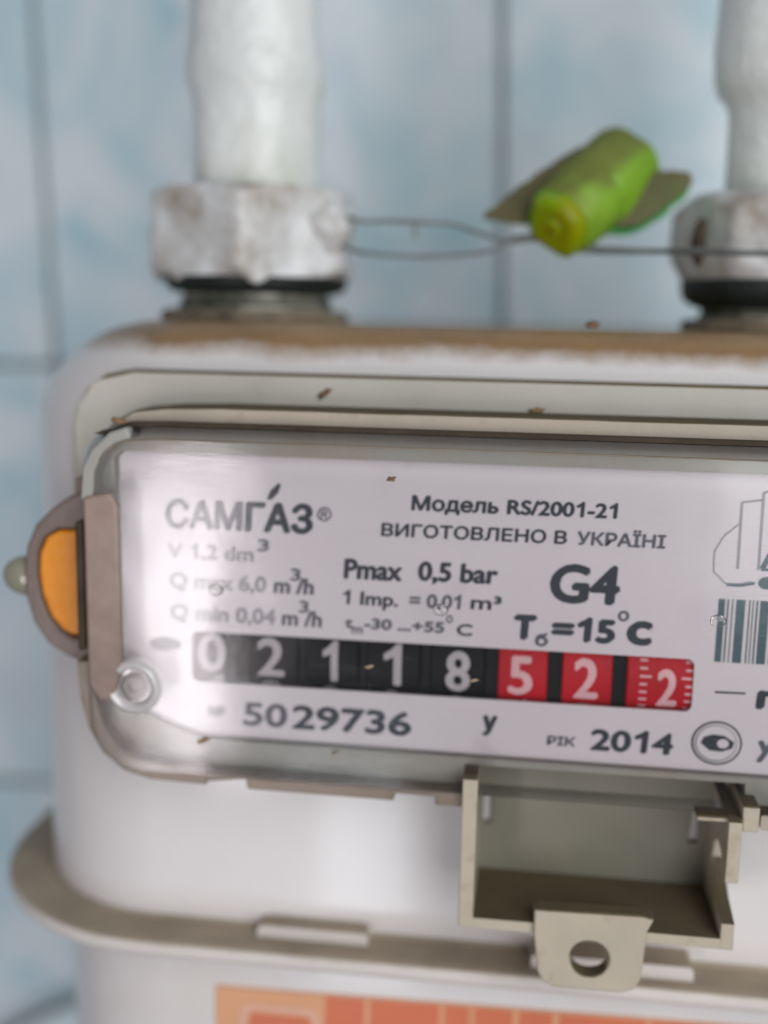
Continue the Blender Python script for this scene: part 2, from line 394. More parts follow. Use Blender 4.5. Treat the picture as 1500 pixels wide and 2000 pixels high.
def glyph(ch):
    if ch in GL: return GL[ch]
    if ch == '1':
        g = _poly([(0.373, 0), (0.373, 0.729), (0.316, 0.729), (0.255, 0.66), (0.19, 0.605), (0.109, 0.56), (0.109, 0.47), (0.18, 0.5), (0.245, 0.532), (0.285, 0.565), (0.285, 0)]) + (0.53,)
    elif ch == 'ь':
        arc = lambda cx, cz, r, rz: [(cx + r * math.cos(math.radians(t)), cz + rz * math.sin(math.radians(t))) for t in range(-90, 91, 15)]
        g = _poly([(0.07, 0)] + arc(0.30, 0.163, 0.16, 0.163) + [(0.165, 0.326), (0.165, 0.53), (0.07, 0.53)], [(0.165, 0.075)] + arc(0.29, 0.163, 0.075, 0.088) + [(0.165, 0.251)]) + (0.52,)
    else:
        w2 = lambda t: (lambda v: max(p[0] for p in v) - min(p[0] for p in v))(_font(t)[0])
        vs, fs = _font(ch) if ch != ' ' else ([], [])
        g = (vs, fs, w2('H' + ch + 'H') - w2('HH'))
    GL[ch] = g; return g
def layout(body):
    bm = bmesh.new(); x = 0
    for ch in body:
        vs, fs, adv = glyph(ch); used = {}
        for f in fs:
            for i in f:
                if i not in used: used[i] = bm.verts.new((vs[i][0] + x, vs[i][1], 0))
            try: bm.faces.new([used[i] for i in f])
            except ValueError: pass
        x += adv
    return bm
def text_bm(body, x0, x1, zb, zt, bold=0.0, slant=0.0, ref=None):
    """flat lettering scaled to the given extents; the cap height (or digits) spans zb..zt"""
    bm = layout(body)
    xs = [v.co.x for v in bm.verts]; a, b = min(xs), max(xs)
    cap = 0.729
    if ref == 'fit':
        ys = [v.co.y for v in bm.verts]; y0, y1 = min(ys), max(ys)
    else: y0, y1 = 0, cap
    for v in bm.verts:
        z = zb + (v.co.y - y0) / (y1 - y0) * (zt - zb)
        x = x0 + bold + (v.co.x - a) / (b - a) * (x1 - x0 - 2 * bold)
        v.co = Vector((x + slant * (z - zb), 0, z))
    if bold:
        src = bm.copy(); geo = [f for f in src.faces]
        k = 0
        for dx, dz in ((-bold, 0), (bold, 0), (0, bold * .8), (0, -bold * .8), (bold * .7, bold * .6), (-bold * .7, -bold * .6)):
            k += 1; mp = {}
            for v in src.verts: mp[v] = bm.verts.new((v.co.x + dx, 0.004 * k, v.co.z + dz))
            for f in geo: bm.faces.new([mp[v] for v in f.verts])
        src.free()
    return bm
def text(name, body, x0, x1, zb, zt, mat='ink', bold=0.12, parent=None, y=TY, slant=0.05, label=None, ref=None):
    bm = text_bm(body, x0, x1, zb, zt, bold, slant, ref)
    for v in bm.verts: v.co.y += y
    me = bpy.data.meshes.new(name); bmesh.ops.recalc_face_normals(bm, faces=bm.faces); bm.to_mesh(me); bm.free(); me.transform(Matrix.Scale(S, 4)); me.materials.append(M[mat])
    o = bpy.data.objects.new(name, me); COL.objects.link(o); o.parent = parent or pl
    if label: o['label'] = label
    return o
def flat(name, polys, mat, parent=None, y=TY, label=None, thick=0.03):
    bm = bmesh.new()
    for p in polys:
        if isinstance(p, tuple) and p and p[0] == 'hole': slab(p[1], y, y + thick, [p[2]], bm)
        else: slab(p, y, y + thick, (), bm)
    o = link(name, bm, mat, parent or pl, label=label); return o
def ell(cx, cz, rx, rz, n=28): return [(cx + rx * math.cos(2 * math.pi * k / n), cz + rz * math.sin(2 * math.pi * k / n)) for k in range(n)]

text('lettering', 'САМ', -56.5, -42.3, -29.9, -25.0, 'ink_soft', 0.30)
text('lettering', 'ГАЗ', -41.9, -29.6, -29.9, -25.0, 'ink', 0.34)
flat('lettering', [[(-37.9, -24.3), (-37.2, -22.6), (-35.7, -21.2), (-35.3, -21.6), (-35.8, -23.0), (-36.9, -24.2)]], 'ink')
text('lettering', '®', -28.9, -26.3, -27.7, -25.2, 'ink_soft', 0.06, ref='fit')
text('lettering', 'V 1,2 dm', -56.2, -40.2, -35.5, -32.8, 'ink_faint', 0.18)
text('lettering', '3', -39.6, -37.4, -33.5, -31.4, 'ink_soft', 0.14)
text('lettering', 'Q max 6,0', -55.8, -37.9, -41.0, -38.1, 'ink_faint', 0.18)
text('lettering', 'm /h', -36.6, -29.3, -41.0, -38.1, 'ink_soft', 0.18)
text('lettering', '3', -33.6, -31.7, -38.6, -36.4, 'ink_soft', 0.12)
text('lettering', 'Q min 0,04', -55.8, -36.2, -46.9, -44.0, 'ink_faint', 0.18)
text('lettering', 'm /h', -35.1, -27.8, -46.9, -44.0, 'ink_soft', 0.16)
text('lettering', '3', -32.0, -30.2, -44.4, -42.2, 'ink_soft', 0.12)
text('lettering', 'Pmax', -24.0, -13.6, -37.7, -34.1, 'ink', 0.22)
text('lettering', '0,5 bar', -10.9, 3.1, -37.4, -34.0, 'ink', 0.22)
text('lettering', '1 Imp.', -24.1, -14.2, -42.4, -39.9, 'ink', 0.13)
text('lettering', '= 0,01', -12.3, -3.2, -42.3, -39.8, 'ink_soft', 0.14)
text('lettering', 'm³', -1.5, 3.9, -42.1, -39.6, 'ink', 0.13)
text('lettering', 't  -30 ...+55', -23.7, -5.9, -46.7, -44.8, 'ink_soft', 0.16)
text('lettering', 'm', -22.4, -20.4, -47.7, -46.6, 'ink_soft', 0.08, ref='fit')
text('lettering', 'C', -3.8, -1.0, -47.0, -44.9, 'ink', 0.12)
text('lettering', 'o', -5.7, -4.5, -44.9, -43.5, 'ink_soft', 0.06, ref='fit')
text('lettering', 'G4', 11.9, 23.9, -39.9, -33.2, 'ink', 0.40)
text('lettering', 'T', 6.0, 10.0, -46.9, -42.7, 'ink', 0.42)
text('lettering', 'б', 9.9, 12.2, -48.1, -45.9, 'ink_soft', 0.16, ref='fit')
text('lettering', '=15', 12.6, 23.6, -46.8, -42.8, 'ink', 0.36)
text('lettering', 'o', 23.8, 25.8, -42.9, -41.1, 'ink_soft', 0.12, ref='fit')
text('lettering', 'c', 25.4, 29.8, -46.8, -43.0, 'ink', 0.40, ref='fit')
text('lettering', 'Модель RS/2001-21', -12.3, 22.8, -25.0, -22.5, 'ink', 0.17)
text('lettering', 'ВИГОТОВЛЕНО В', -17.5, 14.6, -29.8, -27.6, 'ink', 0.13)
text('lettering', 'УКРАЇНІ', 16.2, 31.1, -29.8, -27.6, 'ink_soft', 0.14)
text('lettering', '№', -48.8, -45.6, -65.0, -63.0, 'ink_faint', 0.18)
text('lettering', '50', -42.3, -34.0, -66.1, -61.7, 'ink_soft', 0.24)
text('lettering', '29736', -33.2, -11.3, -66.1, -61.7, 'ink', 0.28)
text('lettering', 'у', 1.2, 3.9, -65.0, -61.6, 'ink', 0.30, ref='fit')
text('lettering', 'РІК', 12.8, 17.8, -66.1, -64.5, 'ink_soft', 0.14)
text('lettering', '2014', 20.3, 34.6, -66.4, -62.6, 'ink', 0.26)
text('lettering', 'm³', 47.9, 56.5, -56.9, -52.4, 'ink', 0.4)
text('lettering', 'y', 48.6, 51.6, -66.6, -63.0, 'ink_soft', 0.25, ref='fit')
flat('printed_dash', [[(41.0, -54.8), (46.1, -54.7), (46.1, -54.35), (41.0, -54.4)]], 'ink')
# small grey oval mark left of the counter
flat('printed_oval', [ell(-56.7, -51.7, 3.1, 1.25)], 'ink_soft')
# pattern-approval mark: an eye in a double ring
flat('approval_mark', [('hole', ell(41.9, -63.8, 4.3, 4.0, 40), ell(41.95, -63.8, 3.95, 3.65, 40)), ('hole', ell(41.8, -63.85, 3.5, 3.3, 40), ell(41.85, -63.82, 3.36, 3.16, 40)),
                       ('hole', [(39.2, -63.9), (39.7, -62.8), (41.2, -62.25), (43.2, -62.4), (44.9, -63.5), (44.6, -64.6), (42.9, -65.3), (40.8, -65.2)], ell(43.0, -63.85, 1.0, 0.85, 20))], 'ink')
# barcode
bars = []; x = 40.5; random.seed(3)
pat = [(1.1, .35), (.28, .5), (.2, .5), (1.5, .6), (.25, .35), (.2, .4), (.3, .35), (1.5, .5), (.3, .4), (.9, .4), (.3, .5), (1.4, .4), (.3, .4), (.5, .4), (1.2, .4), (.3, .5), (.9, .3), (.3, .4), (1.2, .4)]
for wd, gp in pat:
    bars.append([(x, -49.2), (x + wd, -49.2), (x + wd, -38.1), (x, -38.1)]); x += wd + gp
flat('barcode', bars, 'ink_green')
# line drawing above the barcode: a stack of outlines with an arc in front
def strip(pts, wd):
    L = []; Rr = []
    for i, p in enumerate(pts):
        a = Vector(pts[max(i - 1, 0)]); b = Vector(pts[min(i + 1, len(pts) - 1)]); d = (b - a).normalized(); n = Vector((-d.y, d.x)) * wd / 2
        L.append((p[0] + n.x, p[1] + n.y)); Rr.append((p[0] - n.x, p[1] - n.y))
    return L + list(reversed(Rr))
arc = [(47 - 8.4 * math.cos(math.radians(t)), -30 - 8.2 * math.sin(math.radians(t))) for t in range(-40, 41, 8)]
flat('printed_emblem', [strip([(43.2, -32.8), (43.1, -21.4)], 0.5), strip([(43.1, -21.4), (46.4, -20.9)], 0.4), strip([(46.6, -32.8), (46.5, -19.6)], 0.5), strip([(46.5, -19.6), (52, -18.6)], 0.4), strip([(52, -18.6), (52, -32.8)], .5)], 'ink_faint')
flat('printed_emblem', [strip([(43.0, -25.0), (40.6, -27.2), (39.2, -30), (39.3, -33.4), (41.4, -35.4), (43.6, -35.4), (45.6, -34.9)], 0.3)], 'ink_faint', y=TY - 0.01)
flat('printed_emblem', [strip([(41.6, -35.6), (44.0, -35.6), (46.2, -35.1)], 0.5), strip([(47.2, -32.6), (49.2, -28.0)], 0.9), strip([(47.0, -32.7), (52, -32.6)], 0.5), ell(48.2, -35, 1.5, 1.1, 14)], 'ink_green', y=TY - 0.02)

# -------- counter drums with their digits
RD, AY, ZC = 12.0, -49.4, -53.7
def drum(xc, wd, mat):
    bm = bmesh.new(); n = 80; rs = []
    for x, r in ((xc - wd / 2, RD - .3), (xc - wd / 2 + .25, RD), (xc + wd / 2 - .25, RD), (xc + wd / 2, RD - .3)):
        rs.append([(x, AY - r * math.cos(2 * math.pi * k / n), ZC + r * math.sin(2 * math.pi * k / n)) for k in range(n)])
    return link('number_drum', rings(rs), mat, meter, smooth='auto')
def wrap(name, bm, mat, parent, zc=0):
    z0, z1 = min(v.co.z for v in bm.verts), max(v.co.z for v in bm.verts)
    z = z0 + 0.4
    while z < z1:
        bmesh.ops.bisect_plane(bm, geom=bm.verts[:] + bm.edges[:] + bm.faces[:], plane_co=(0, 0, z), plane_no=(0, 0, 1)); z += 0.4
    for v in bm.verts:
        a = (v.co.z - ZC) / RD; r = RD + 0.05 - v.co.y
        v.co = Vector((v.co.x, AY - r * math.cos(a), ZC + r * math.sin(a)))
    me = bpy.data.meshes.new(name); bmesh.ops.recalc_face_normals(bm, faces=bm.faces); bm.to_mesh(me); bm.free(); me.transform(Matrix.Scale(S, 4)); me.materials.append(M[mat])
    o = bpy.data.objects.new(name, me); COL.objects.link(o); o.parent = parent; return o
DG = [(-48.2, 9.6, '0', 0, -50.8, -45.6, -56.5, -49.3, '1'), (-37.1, 9.6, '2', 0, -39.8, -34.7, -56.8, -49.6, '3'), (-26.0, 9.6, '1', 0, -27.7, -24.9, -57.1, -49.8, '2'), (-14.9, 9.6, '1', 0, -16.6, -13.4, -57.2, -49.7, '2'),
      (-3.4, 9.6, '8', 0, -5.5, -1.1, -57.5, -50.0, '9'), (8.1, 8.7, '5', 1, 5.6, 9.9, -57.4, -50.2, '6'), (19.3, 8.7, '2', 1, 17.0, 21.3, -57.5, -50.0, '3'), (31.9, 11.6, '2', 1, 31.3, 34.8, -58.1, -51.1, None)]
for xc, wd, ch, red, x0, x1, zb, zt, nxt in DG:
    d = drum(xc, wd, 'drum_red' if red else 'drum_black'); dm = 'digit_pink' if red else 'digit'
    wrap('digit', text_bm(ch, x0, x1, zb, zt, 0.28), dm, d)
    if nxt: wrap('digit', text_bm(nxt, xc - 2.1, xc + 2.1, zb - 8.1, zb - 1.1, 0.25), dm, d)
    else:
        for k in range(7):
            z = -50.1 - k * 1.42; ln = 1.3 if k % 5 != 2 else 2.0
            for xa, xb in ((28.3, 28.3 + ln), (37.4 - ln, 37.4)):
                wrap('tick_mark', slab([(xa, z), (xb, z), (xb, z + .4), (xa, z + .4)], 0, 0.01), dm, d)

# -------- transparent cover
YC = -68.0
cov = rrect(-70.0, 90, -75.0, -11.6, (10.5, 2, 2, 8), 10)
inn = rrect(-68.8, 88, -73.9, -13.6, (9.5, 2, 2, 6.8), 10)
bm = bmesh.new()
fr = [bm.verts.new((x, YC, z)) for x, z in inn]; md = [bm.verts.new((x, YC + 2.4, z)) for x, z in cov]; bk = [bm.verts.new((x, YC + 7.6, z)) for x, z in cov]
bm.faces.new(fr)
for a, b in ((fr, md), (md, bk)):
    for i in range(len(a)): bm.faces.new((a[i], a[(i + 1) % len(a)], b[(i + 1) % len(b)], b[i]))
cover = link('clear_cover', bm, 'clear', meter, smooth='auto', label='clear scratched plastic cover over the counter')
# moulded ridge lines along the top of the cover
link('cover_ridge', tube([(-66, YC - .05, -17.5), (-64.6, YC - .05, -15.6), (-61.5, YC - .05, -14.0), (-55, YC - .05, -13.6), (88, YC - .05, -13.6)], 0.16, 8), 'rim', meter, smooth=True)
# taupe rim round the left side and the stepped bottom lip
def band(pts, wd):
    return strip(pts, wd)
rim_path = [(-69.9, -54), (-69.4, -61), (-68.2, -66), (-65.8, -70.2), (-62.4, -73.0), (-58, -74.2), (-47.5, -74.5)]
link('cover_rim', slab(list(reversed(band(rim_path, 3.0))), -67.4, -54.5), 'rim', meter, bevel=0.3)
link('cover_corner', slab(list(reversed(band([(-60.5, -12.6), (-63.6, -13.6), (-66.2, -15.8), (-68.0, -19.2), (-68.5, -25)], 2.2))), -68.3, -60), 'tub', meter, bevel=0.6, segs=3)
lip = [(-47.8, -73.4), (-1.2, -73.9), (-1.2, -76.7), (-6.3, -76.6), (-6.3, -75.2), (-13.6, -75.1), (-13.6, -76.5), (-40.1, -76.3), (-40.4, -74.4), (-47.8, -75.5)]
link('cover_lip', slab(list(reversed(lip)), -67.2, -54.5), 'rim', meter, bevel=0.25)
link('cover_lip', slab(rrect(49.2, 90, -76.9, -74.0, .5, 3), -67.2, -54.5), 'cream', meter, bevel=0.3)

# screw boss lower left
def disc_lathe(cx, cz, prof, n=40):
    rs = [[(cx + r * math.cos(2 * math.pi * k / n), y, cz + r * math.sin(2 * math.pi * k / n)) for k in range(n)] for r, y in prof]
    return rings(rs)
boss = link('screw_boss', disc_lathe(-60.6, -58.1, [(5.1, -66.6), (5.0, -68.0), (4.7, -68.7), (4.2, -69.0), (3.7, -68.8), (3.2, -68.0), (2.9, -66.9), (0.2, -66.8)]), 'boss', meter, smooth='auto')
link('screw', disc_lathe(-60.7, -58.2, [(2.6, -66.7), (2.5, -67.4), (1.9, -67.9), (1.1, -67.8), (0.9, -67.2), (0.1, -67.2)]), 'screw', boss, smooth='auto')
# two moulded pimples on the cover
for px, pz in ((-45.5, -39.5), (-6.2, -41.0), (39.6, -40.4)):
    b = bmesh.new(); bmesh.ops.create_icosphere(b, subdivisions=2, radius=1.0)
    for v in b.verts: v.co = Vector((px + v.co.x * 1.4 * 0.97, YC - 0.05 + v.co.y * 0.45, pz + v.co.z * 1.15 * 0.97))
    link('mould_mark', b, 'clear', meter, smooth=True)

# -------- seal frame on the left with its orange plug and knob
outl = [(-70.3, -23.4), (-73.5, -24.8), (-76.9, -27.2), (-80.2, -30.4), (-82.0, -34.4), (-82.7, -39), (-82.6, -43.4), (-81.2, -48.6), (-78.6, -52.4), (-74.6, -54.8), (-70.2, -56.6)]
hole = [(-71.9, -30.8), (-76.0, -31.0), (-78.6, -32.6), (-79.9, -35.4), (-80.2, -39.5), (-79.7, -43.6), (-78.4, -47.3), (-76.2, -50.0), (-73.8, -51.2), (-71.9, -51.2)]
sf = link('seal_frame', slab(list(outl), -63.4, -57, [hole]), 'wing', meter, bevel=0.6, segs=3)
link('seal_frame_back', slab(outl, -57.4, -55.8), 'wing', meter)
link('frame_tab', box(-72.7, -70.7, -63, -57, -24.6, -21.6), 'wing', meter, bevel=0.2)
link('frame_divider', box(-70.6, -69.3, -68.6, -57, -51.8, -28.5), 'dark_gap', meter, bevel=0.3)
#link('frame_foot', slab([(-70.4, -61.8), (-65.4, -59.9), (-65.3, -55), (-71.2, -54)], -62.4, -58), 'wing', meter, bevel=0.2)
plug = [(x * 0.975 - 1.9, (z + 41) * 0.97 - 41) for x, z in hole]
link('orange_seal_plug', slab(plug, -62.6, -57.6), 'orange', meter, bevel=0.9, segs=4, label='orange seal plug in the side frame')
b = bmesh.new(); bmesh.ops.create_uvsphere(b, u_segments=32, v_segments=20, radius=1)
for v in b.verts: v.co = Vector((-83.6 + v.co.x * 4.6, -60 + v.co.y * 3.2, -40.6 + v.co.z * 3.9 * (1 if v.co.z < 0 else 0.95)))
link('seal_knob', b, 'knob', meter, smooth=True)

# -------- open sensor bay below the cover
YF, YK = -70.0, -50.6
def T(pts, y0=-64, y1=YF): return [(rp(x, z, y0, y1)[0], rp(x, z, y0, y1)[2]) for x, z in pts]
q = T([(-1.7, -70), (2.3, -70), (2.3, -98.2), (-0.8, -100.8)])
link('bay_wall', slab([(-1.4, -97.9), (1.2, -97.9), (1.2, -70.2), (-1.4, -70.2)], YF, -50), 'bay', meter, bevel=0.25)
link('bay_floor', slab(rrect(-1.3, 45.8, -97.9, -95.9, .3, 2), YF + .05, -50), 'bay', meter, bevel=0.25)
# right wall with a curved bite out of its front edge
b = bmesh.new()
prof = [(YF, -74.5), (YF, -85.6), (-68.2, -85.6), (-65.0, -82.6), (-61.2, -81.8), (-58.2, -83.6), (-57.2, -86.8), (-59.0, -89.6), (-63.2, -91.6), (YF, -93.0), (YF, -97.9), (-50, -97.9), (-50, -74.5)]
x0_, x1_ = 43.5, 45.75
va = [b.verts.new((x0_, y, z)) for y, z in prof]; vb = [b.verts.new((x1_, y, z)) for y, z in prof]
es = [b.edges.new((va[i], va[(i + 1) % len(va)])) for i in range(len(va))]
r = bmesh.ops.triangle_fill(b, use_beauty=True, edges=es); mp = dict(zip(va, vb))
for f in [g for g in r['geom'] if isinstance(g, bmesh.types.BMFace)]: b.faces.new([mp[v] for v in reversed(f.verts)])
for i in range(len(va)):
    a, c = va[i], va[(i + 1) % len(va)]; b.faces.new((a, c, mp[c], mp[a]))
link('bay_wall', b, 'bay', meter, bevel=0.2)
# back wall with two slots
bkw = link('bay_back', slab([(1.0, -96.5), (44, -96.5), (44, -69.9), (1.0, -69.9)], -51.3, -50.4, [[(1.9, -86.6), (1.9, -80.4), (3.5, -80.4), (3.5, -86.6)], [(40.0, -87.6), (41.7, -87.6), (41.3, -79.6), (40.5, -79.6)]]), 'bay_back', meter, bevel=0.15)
# top of the bay behind the plate edge
link('bay_lintel', box(-1.2, 46.2, -61.3, -50.2, -70.6, -69.3), 'bay', meter, bevel=0.4)
link('bay_ledge', box(38.5, 46.5, -68.2, -64, -75.6, -74.6), 'bay', meter, bevel=0.3)

link('bay_side_post', box(45.9, 48.7, -68.6, -54, -76.8, -72.2), 'bay', meter, bevel=0.3)

# hanging lug with a sealing hole
lg = T([(12.0, -96.1), (31.0, -95.6), (33.0, -96.2), (32.6, -97.2), (31.9, -98.8), (31.5, -106.0), (31.3, -108.2), (30.2, -110.2), (27.8, -111.0), (16.0, -111.0), (13.9, -110.0), (12.9, -108.0), (12.0, -100.5)])
hc = T([(22.1, -104.8)])[0]
link('seal_lug', slab(list(reversed(lg)), YF - 1.0, YF + 2.4, [ell(hc[0], hc[1], 3.45, 3.3, 30)]), 'bay', meter, bevel=0.35)
# -------- orange warning label on the lower casing
YL = -48.9
wl = link('warning_label', slab([(-51.4, -170), (60, -168), (60, -125.6), (-51.4, -128.0)], YL, -48.3), 'peach', meter, label='faded orange warning label, cut off by the frame')
LB = [(-28.6, -20.6), (-19.4, -5.4), (-4.4, 0.6), (1.5, 9.2), (10.4, 17.0), (18.2, 35.0), (36.0, 58.0)]
def zt(x): return -126.9 + 0.0215 * (x + 51) - 1.0
for xa, xb in LB:
    flat('label_block', [[(xa, -150), (xb, -150), (xb, zt(xb) - .5), (xa, zt(xa) - .5)]], 'label_red', wl, y=YL - 0.08)
flat('label_outline', [('hole', rrect(-46.2, -29.8, -150, -131.2, 2.2, 5), rrect(-45.0, -31.0, -148.8, -132.4, 1.6, 5))], 'label_line', wl, y=YL - 0.1)
flat('label_block', [rrect(-44.4, -31.6, -148, -133.0, 1.2, 5)], 'label_red', wl, y=YL - 0.06)

# -------- connection stubs on top of the casing
for px in (-55, 60):
    st = link('pipe_stub', lathe(px, 0, [(15, 2), (17.4, 7.5), (17.4, 9.4), (16.4, 9.7), (17.2, 10.0), (16.4, 10.4), (17.0, 10.8), (16.2, 11.2), (16.2, 13)], 72, jit=0.5), 'worn_metal', meter, smooth='auto')
    link('stub_collar', lathe(px, 0, [(20.2, 4.4), (20.8, 5.4), (20.8, 7.6), (20.2, 8.5), (17, 8.7), (16, 8.7)], 64, jit=1.2), 'rusty', meter, smooth='auto')

# ---------------------------------------------------------------- pipes with union nuts
def hexnut(px, ang0, R, z0, z1, seed, chb=1.5):
    n = 144; rs = []; A = R * math.cos(math.pi / 6)
    zs = [z0, z0 + .5, z0 + 1.6, z0 + 3, z0 + 6, z0 + 9, z0 + 12, z0 + 15, z1 - 3.2, z1 - 2, z1 - 1, z1 - .3, z1]
    rs.append([(px + 15.5 * math.cos(2 * math.pi * k / n), 15.5 * math.sin(2 * math.pi * k / n), z0 + .8) for k in range(n)])
    for z in zs:
        ring = []
        lim = A + 0.4 + min((z - z0) * chb, (z1 - z) * 1.15) * 1.0 - (1.5 / chb - 1) * 1.6
        for k in range(n):
            t = 2 * math.pi * k / n; d = (t - ang0) % (math.pi / 3) - math.pi / 6
            r = A / math.cos(d); r = min(r, R * 0.985, lim)
            j = 0.8 * noise.noise(Vector((math.cos(t) * 2.2 + seed, math.sin(t) * 2.2, z * 0.16))) + 0.12 * noise.noise(Vector((math.cos(t) * 7 + seed, math.sin(t) * 7, z * 0.4)))
            drip = 0
            if z <= z0 + .5: drip = -5.0 * max(0, noise.noise(Vector((math.cos(t) * 3.6, math.sin(t) * 3.6, seed * 3.3))))  
            ring.append((px + (r + j) * math.cos(t), (r + j) * math.sin(t), z + drip))
        rs.append(ring)
    rs.append([(px + 14.2 * math.cos(2 * math.pi * k / n), 14.2 * math.sin(2 * math.pi * k / n), z1 + .4) for k in range(n)])
    return rings(rs)
def make_pipe(px, label, prof, nut_ang, seed):
    p = thing('gas_pipe', label, 'pipe', (px, 0, 34), 'painted gas pipes coming down to the meter')
    def loc(o):
        o.data.transform(Matrix.Translation(-Vector((px, 0, 34)) * S)); o.parent = p; return o
    loc(link('pipe', lathe(px, 0, prof, 72, jit=0.9), 'pipe_paint', None, smooth='auto'))
    loc(link('union_nut', hexnut(px, nut_ang, 24.4, 15.6 if px < 0 else 15.2, 34.2, seed, 1.5 if px < 0 else 0.7), 'silver_paint', None, smooth='auto'))
    loc(link('gasket', lathe(px, 0, [(14, 12.0), (18.0, 12.2), (19.6, 13.0), (20.2, 14.2), (20.2, 16.6), (15, 16.6)] if px < 0 else [(14, 10.6), (18.0, 11.0), (20.4, 12.4), (21.2, 14.5), (21.2, 16.6), (15, 16.8)], 60, jit=0.8), 'black_gasket', None, smooth='auto'))  # black ring: gasket, widened to carry the shade under the nut
    return p, loc
pL, locL = make_pipe(-55, 'white painted gas pipe with weld bulge above its hex nut, left of the green seal', [(13.6, 32), (13.9, 36), (13.8, 50), (13.9, 53.5), (14.6, 55.5), (15.2, 58), (15.1, 61), (14.4, 64), (14.0, 70), (13.9, 90), (14, 160)], math.radians(215), 1.3)
b = bmesh.new(); bmesh.ops.create_icosphere(b, subdivisions=3, radius=1)
for v in b.verts:
    j = 1 + 0.3 * noise.noise(v.co * 1.7)
    v.co = Vector((-36.0 + v.co.x * 5.6 * j, -10 + v.co.y * 6 * j, 26.6 + v.co.z * 5.4 * j))
locL(link('wire_lug', b, 'silver_paint', None, smooth=True))
pR, locR = make_pipe(60, 'grey painted gas pipe with stepped coupling at the right edge of the frame', [(13.3, 32), (13.5, 36), (13.4, 44), (13.6, 51), (14.6, 53), (16.4, 55), (17.2, 58), (17.4, 64), (17.2, 72), (17.2, 90), (17.3, 160)], math.radians(233), 4.1)

b = bmesh.new(); bmesh.ops.create_uvsphere(b, u_segments=18, v_segments=10, radius=1)
hp = at(1369, 456, -17.5)
for v in b.verts:
    j = 1 + 0.6 * noise.noise(v.co * 1.5)
    v.co = Vector((hp.x + v.co.x * 1.4 * j + 0.25 * v.co.z, hp.y + 0.6 + v.co.y * 1.2, hp.z - 1.5 + v.co.z * 4.2 * j))
locR(link('rust_patch', b, 'dark_gap', None, smooth=True))  # irregular dark patch on the left face of the nut
# ---------------------------------------------------------------- sealing wire and green plastic seal
YW = -14
def W(x, z, y, y0=-10): return rp(x, z, y0, y)
a1 = [W(-34, 29, -12), W(-30, 27.6, -14), W(-24, 27.7, -14), (W(-17, 27.5, -13)), W(-10.5, 27.2, -12), W(-4, 25.2, -12), W(1.5, 23.8, -12), W(7, 24.2, -12), W(13, 24.6, -10), W(19, 22.8, -12), W(31, 22.3, -17), W(40, 22.6, -24), W(50, 22.3, -27.5), W(62, 22.6, -27.5), W(76, 23, -24)]
a2 = [W(-36, 24, -12), W(-31.5, 21.6, -14), W(-25, 20.7, -14), W(-16, 20.5, -13), W(-8, 21.0, -12), W(-1.5, 22.0, -11.6), W(2.5, 24.4, -11.6), W(8, 25.0, -12), W(13, 23.6, -11), W(18, 21.9, -12), W(30, 22.0, -16.2), W(40, 22.0, -23.6), W(50, 21.8, -27.2), W(62, 22.0, -27.3), W(76, 22.2, -24)]
wt = thing('seal_wire', 'thin twisted steel sealing wire looped between the two pipe nuts', 'wire', W(0, 23, -12))
wl_ = Vector(wt.location)
for pth in (a1, a2):
    o = link('wire_strand', tube(smooth_path(pth, 10), 0.42, 8), 'wire', None, smooth=True)
    o.data.transform(Matrix.Translation(-wl_)); o.parent = wt
o = link('wire_stub', tube(smooth_path([W(-18.4, 27.6, -12.8), W(-18.2, 26, -13), W(-18.0, 24.4, -13)], 4), 0.33, 8), 'wire', None, smooth=True)
o.data.transform(Matrix.Translation(-wl_)); o.parent = wt

seal = thing('plastic_seal', 'lime green plastic barrel seal with dusty olive wings threaded on the wire', 'seal', W(12, 27, -12))
sl = Vector(seal.location)
def sadd(o): o.data.transform(Matrix.Translation(-sl)); o.parent = seal; return o
P0, P1 = Vector(W(11.4, 27.6, -17, -5)), Vector(W(25.6, 39.9, 0, -5))
ax = (P1 - P0).normalized(); L = (P1 - P0).length
def barrel(prof, n=40):
    u = ax.cross(Vector((0, 0, 1))).normalized(); vv = ax.cross(u); rs = []
    for r, t in prof:
        ring = []
        for k in range(n):
            a = 2 * math.pi * k / n; j = 1 + 0.09 * noise.noise(Vector((math.cos(a) * 1.6, math.sin(a) * 1.6, t * .25))) + 0.035 * math.cos(4 * a + 1) + 0.03 * noise.noise(Vector((math.cos(a) * 5, math.sin(a) * 5, t)))
            ring.append(P0 + ax * t + (u * math.cos(a) + vv * math.sin(a)) * r * j)
        rs.append(ring)
    return rings(rs)
sadd(link('seal_barrel', barrel([(6.0, 1.2), (7.0, 1.5), (7.4, 2.6), (7.2, 4.2), (7.7, 5), (7.9, 8), (8.2, 11), (7.9, 12), (8.5, 13.5), (8.5, L - 2.0), (8.3, L - .6), (7.6, L), (2, L + .3)]), 'lime', None, smooth='auto'))
sadd(link('seal_core', barrel([(1.5, -1.8), (2.2, -1.2), (4.0, -1.6), (5.6, -1.3), (6.5, -.5), (6.6, 1.6), (6.4, 2.4)]), 'lime_core', None, smooth='auto'))
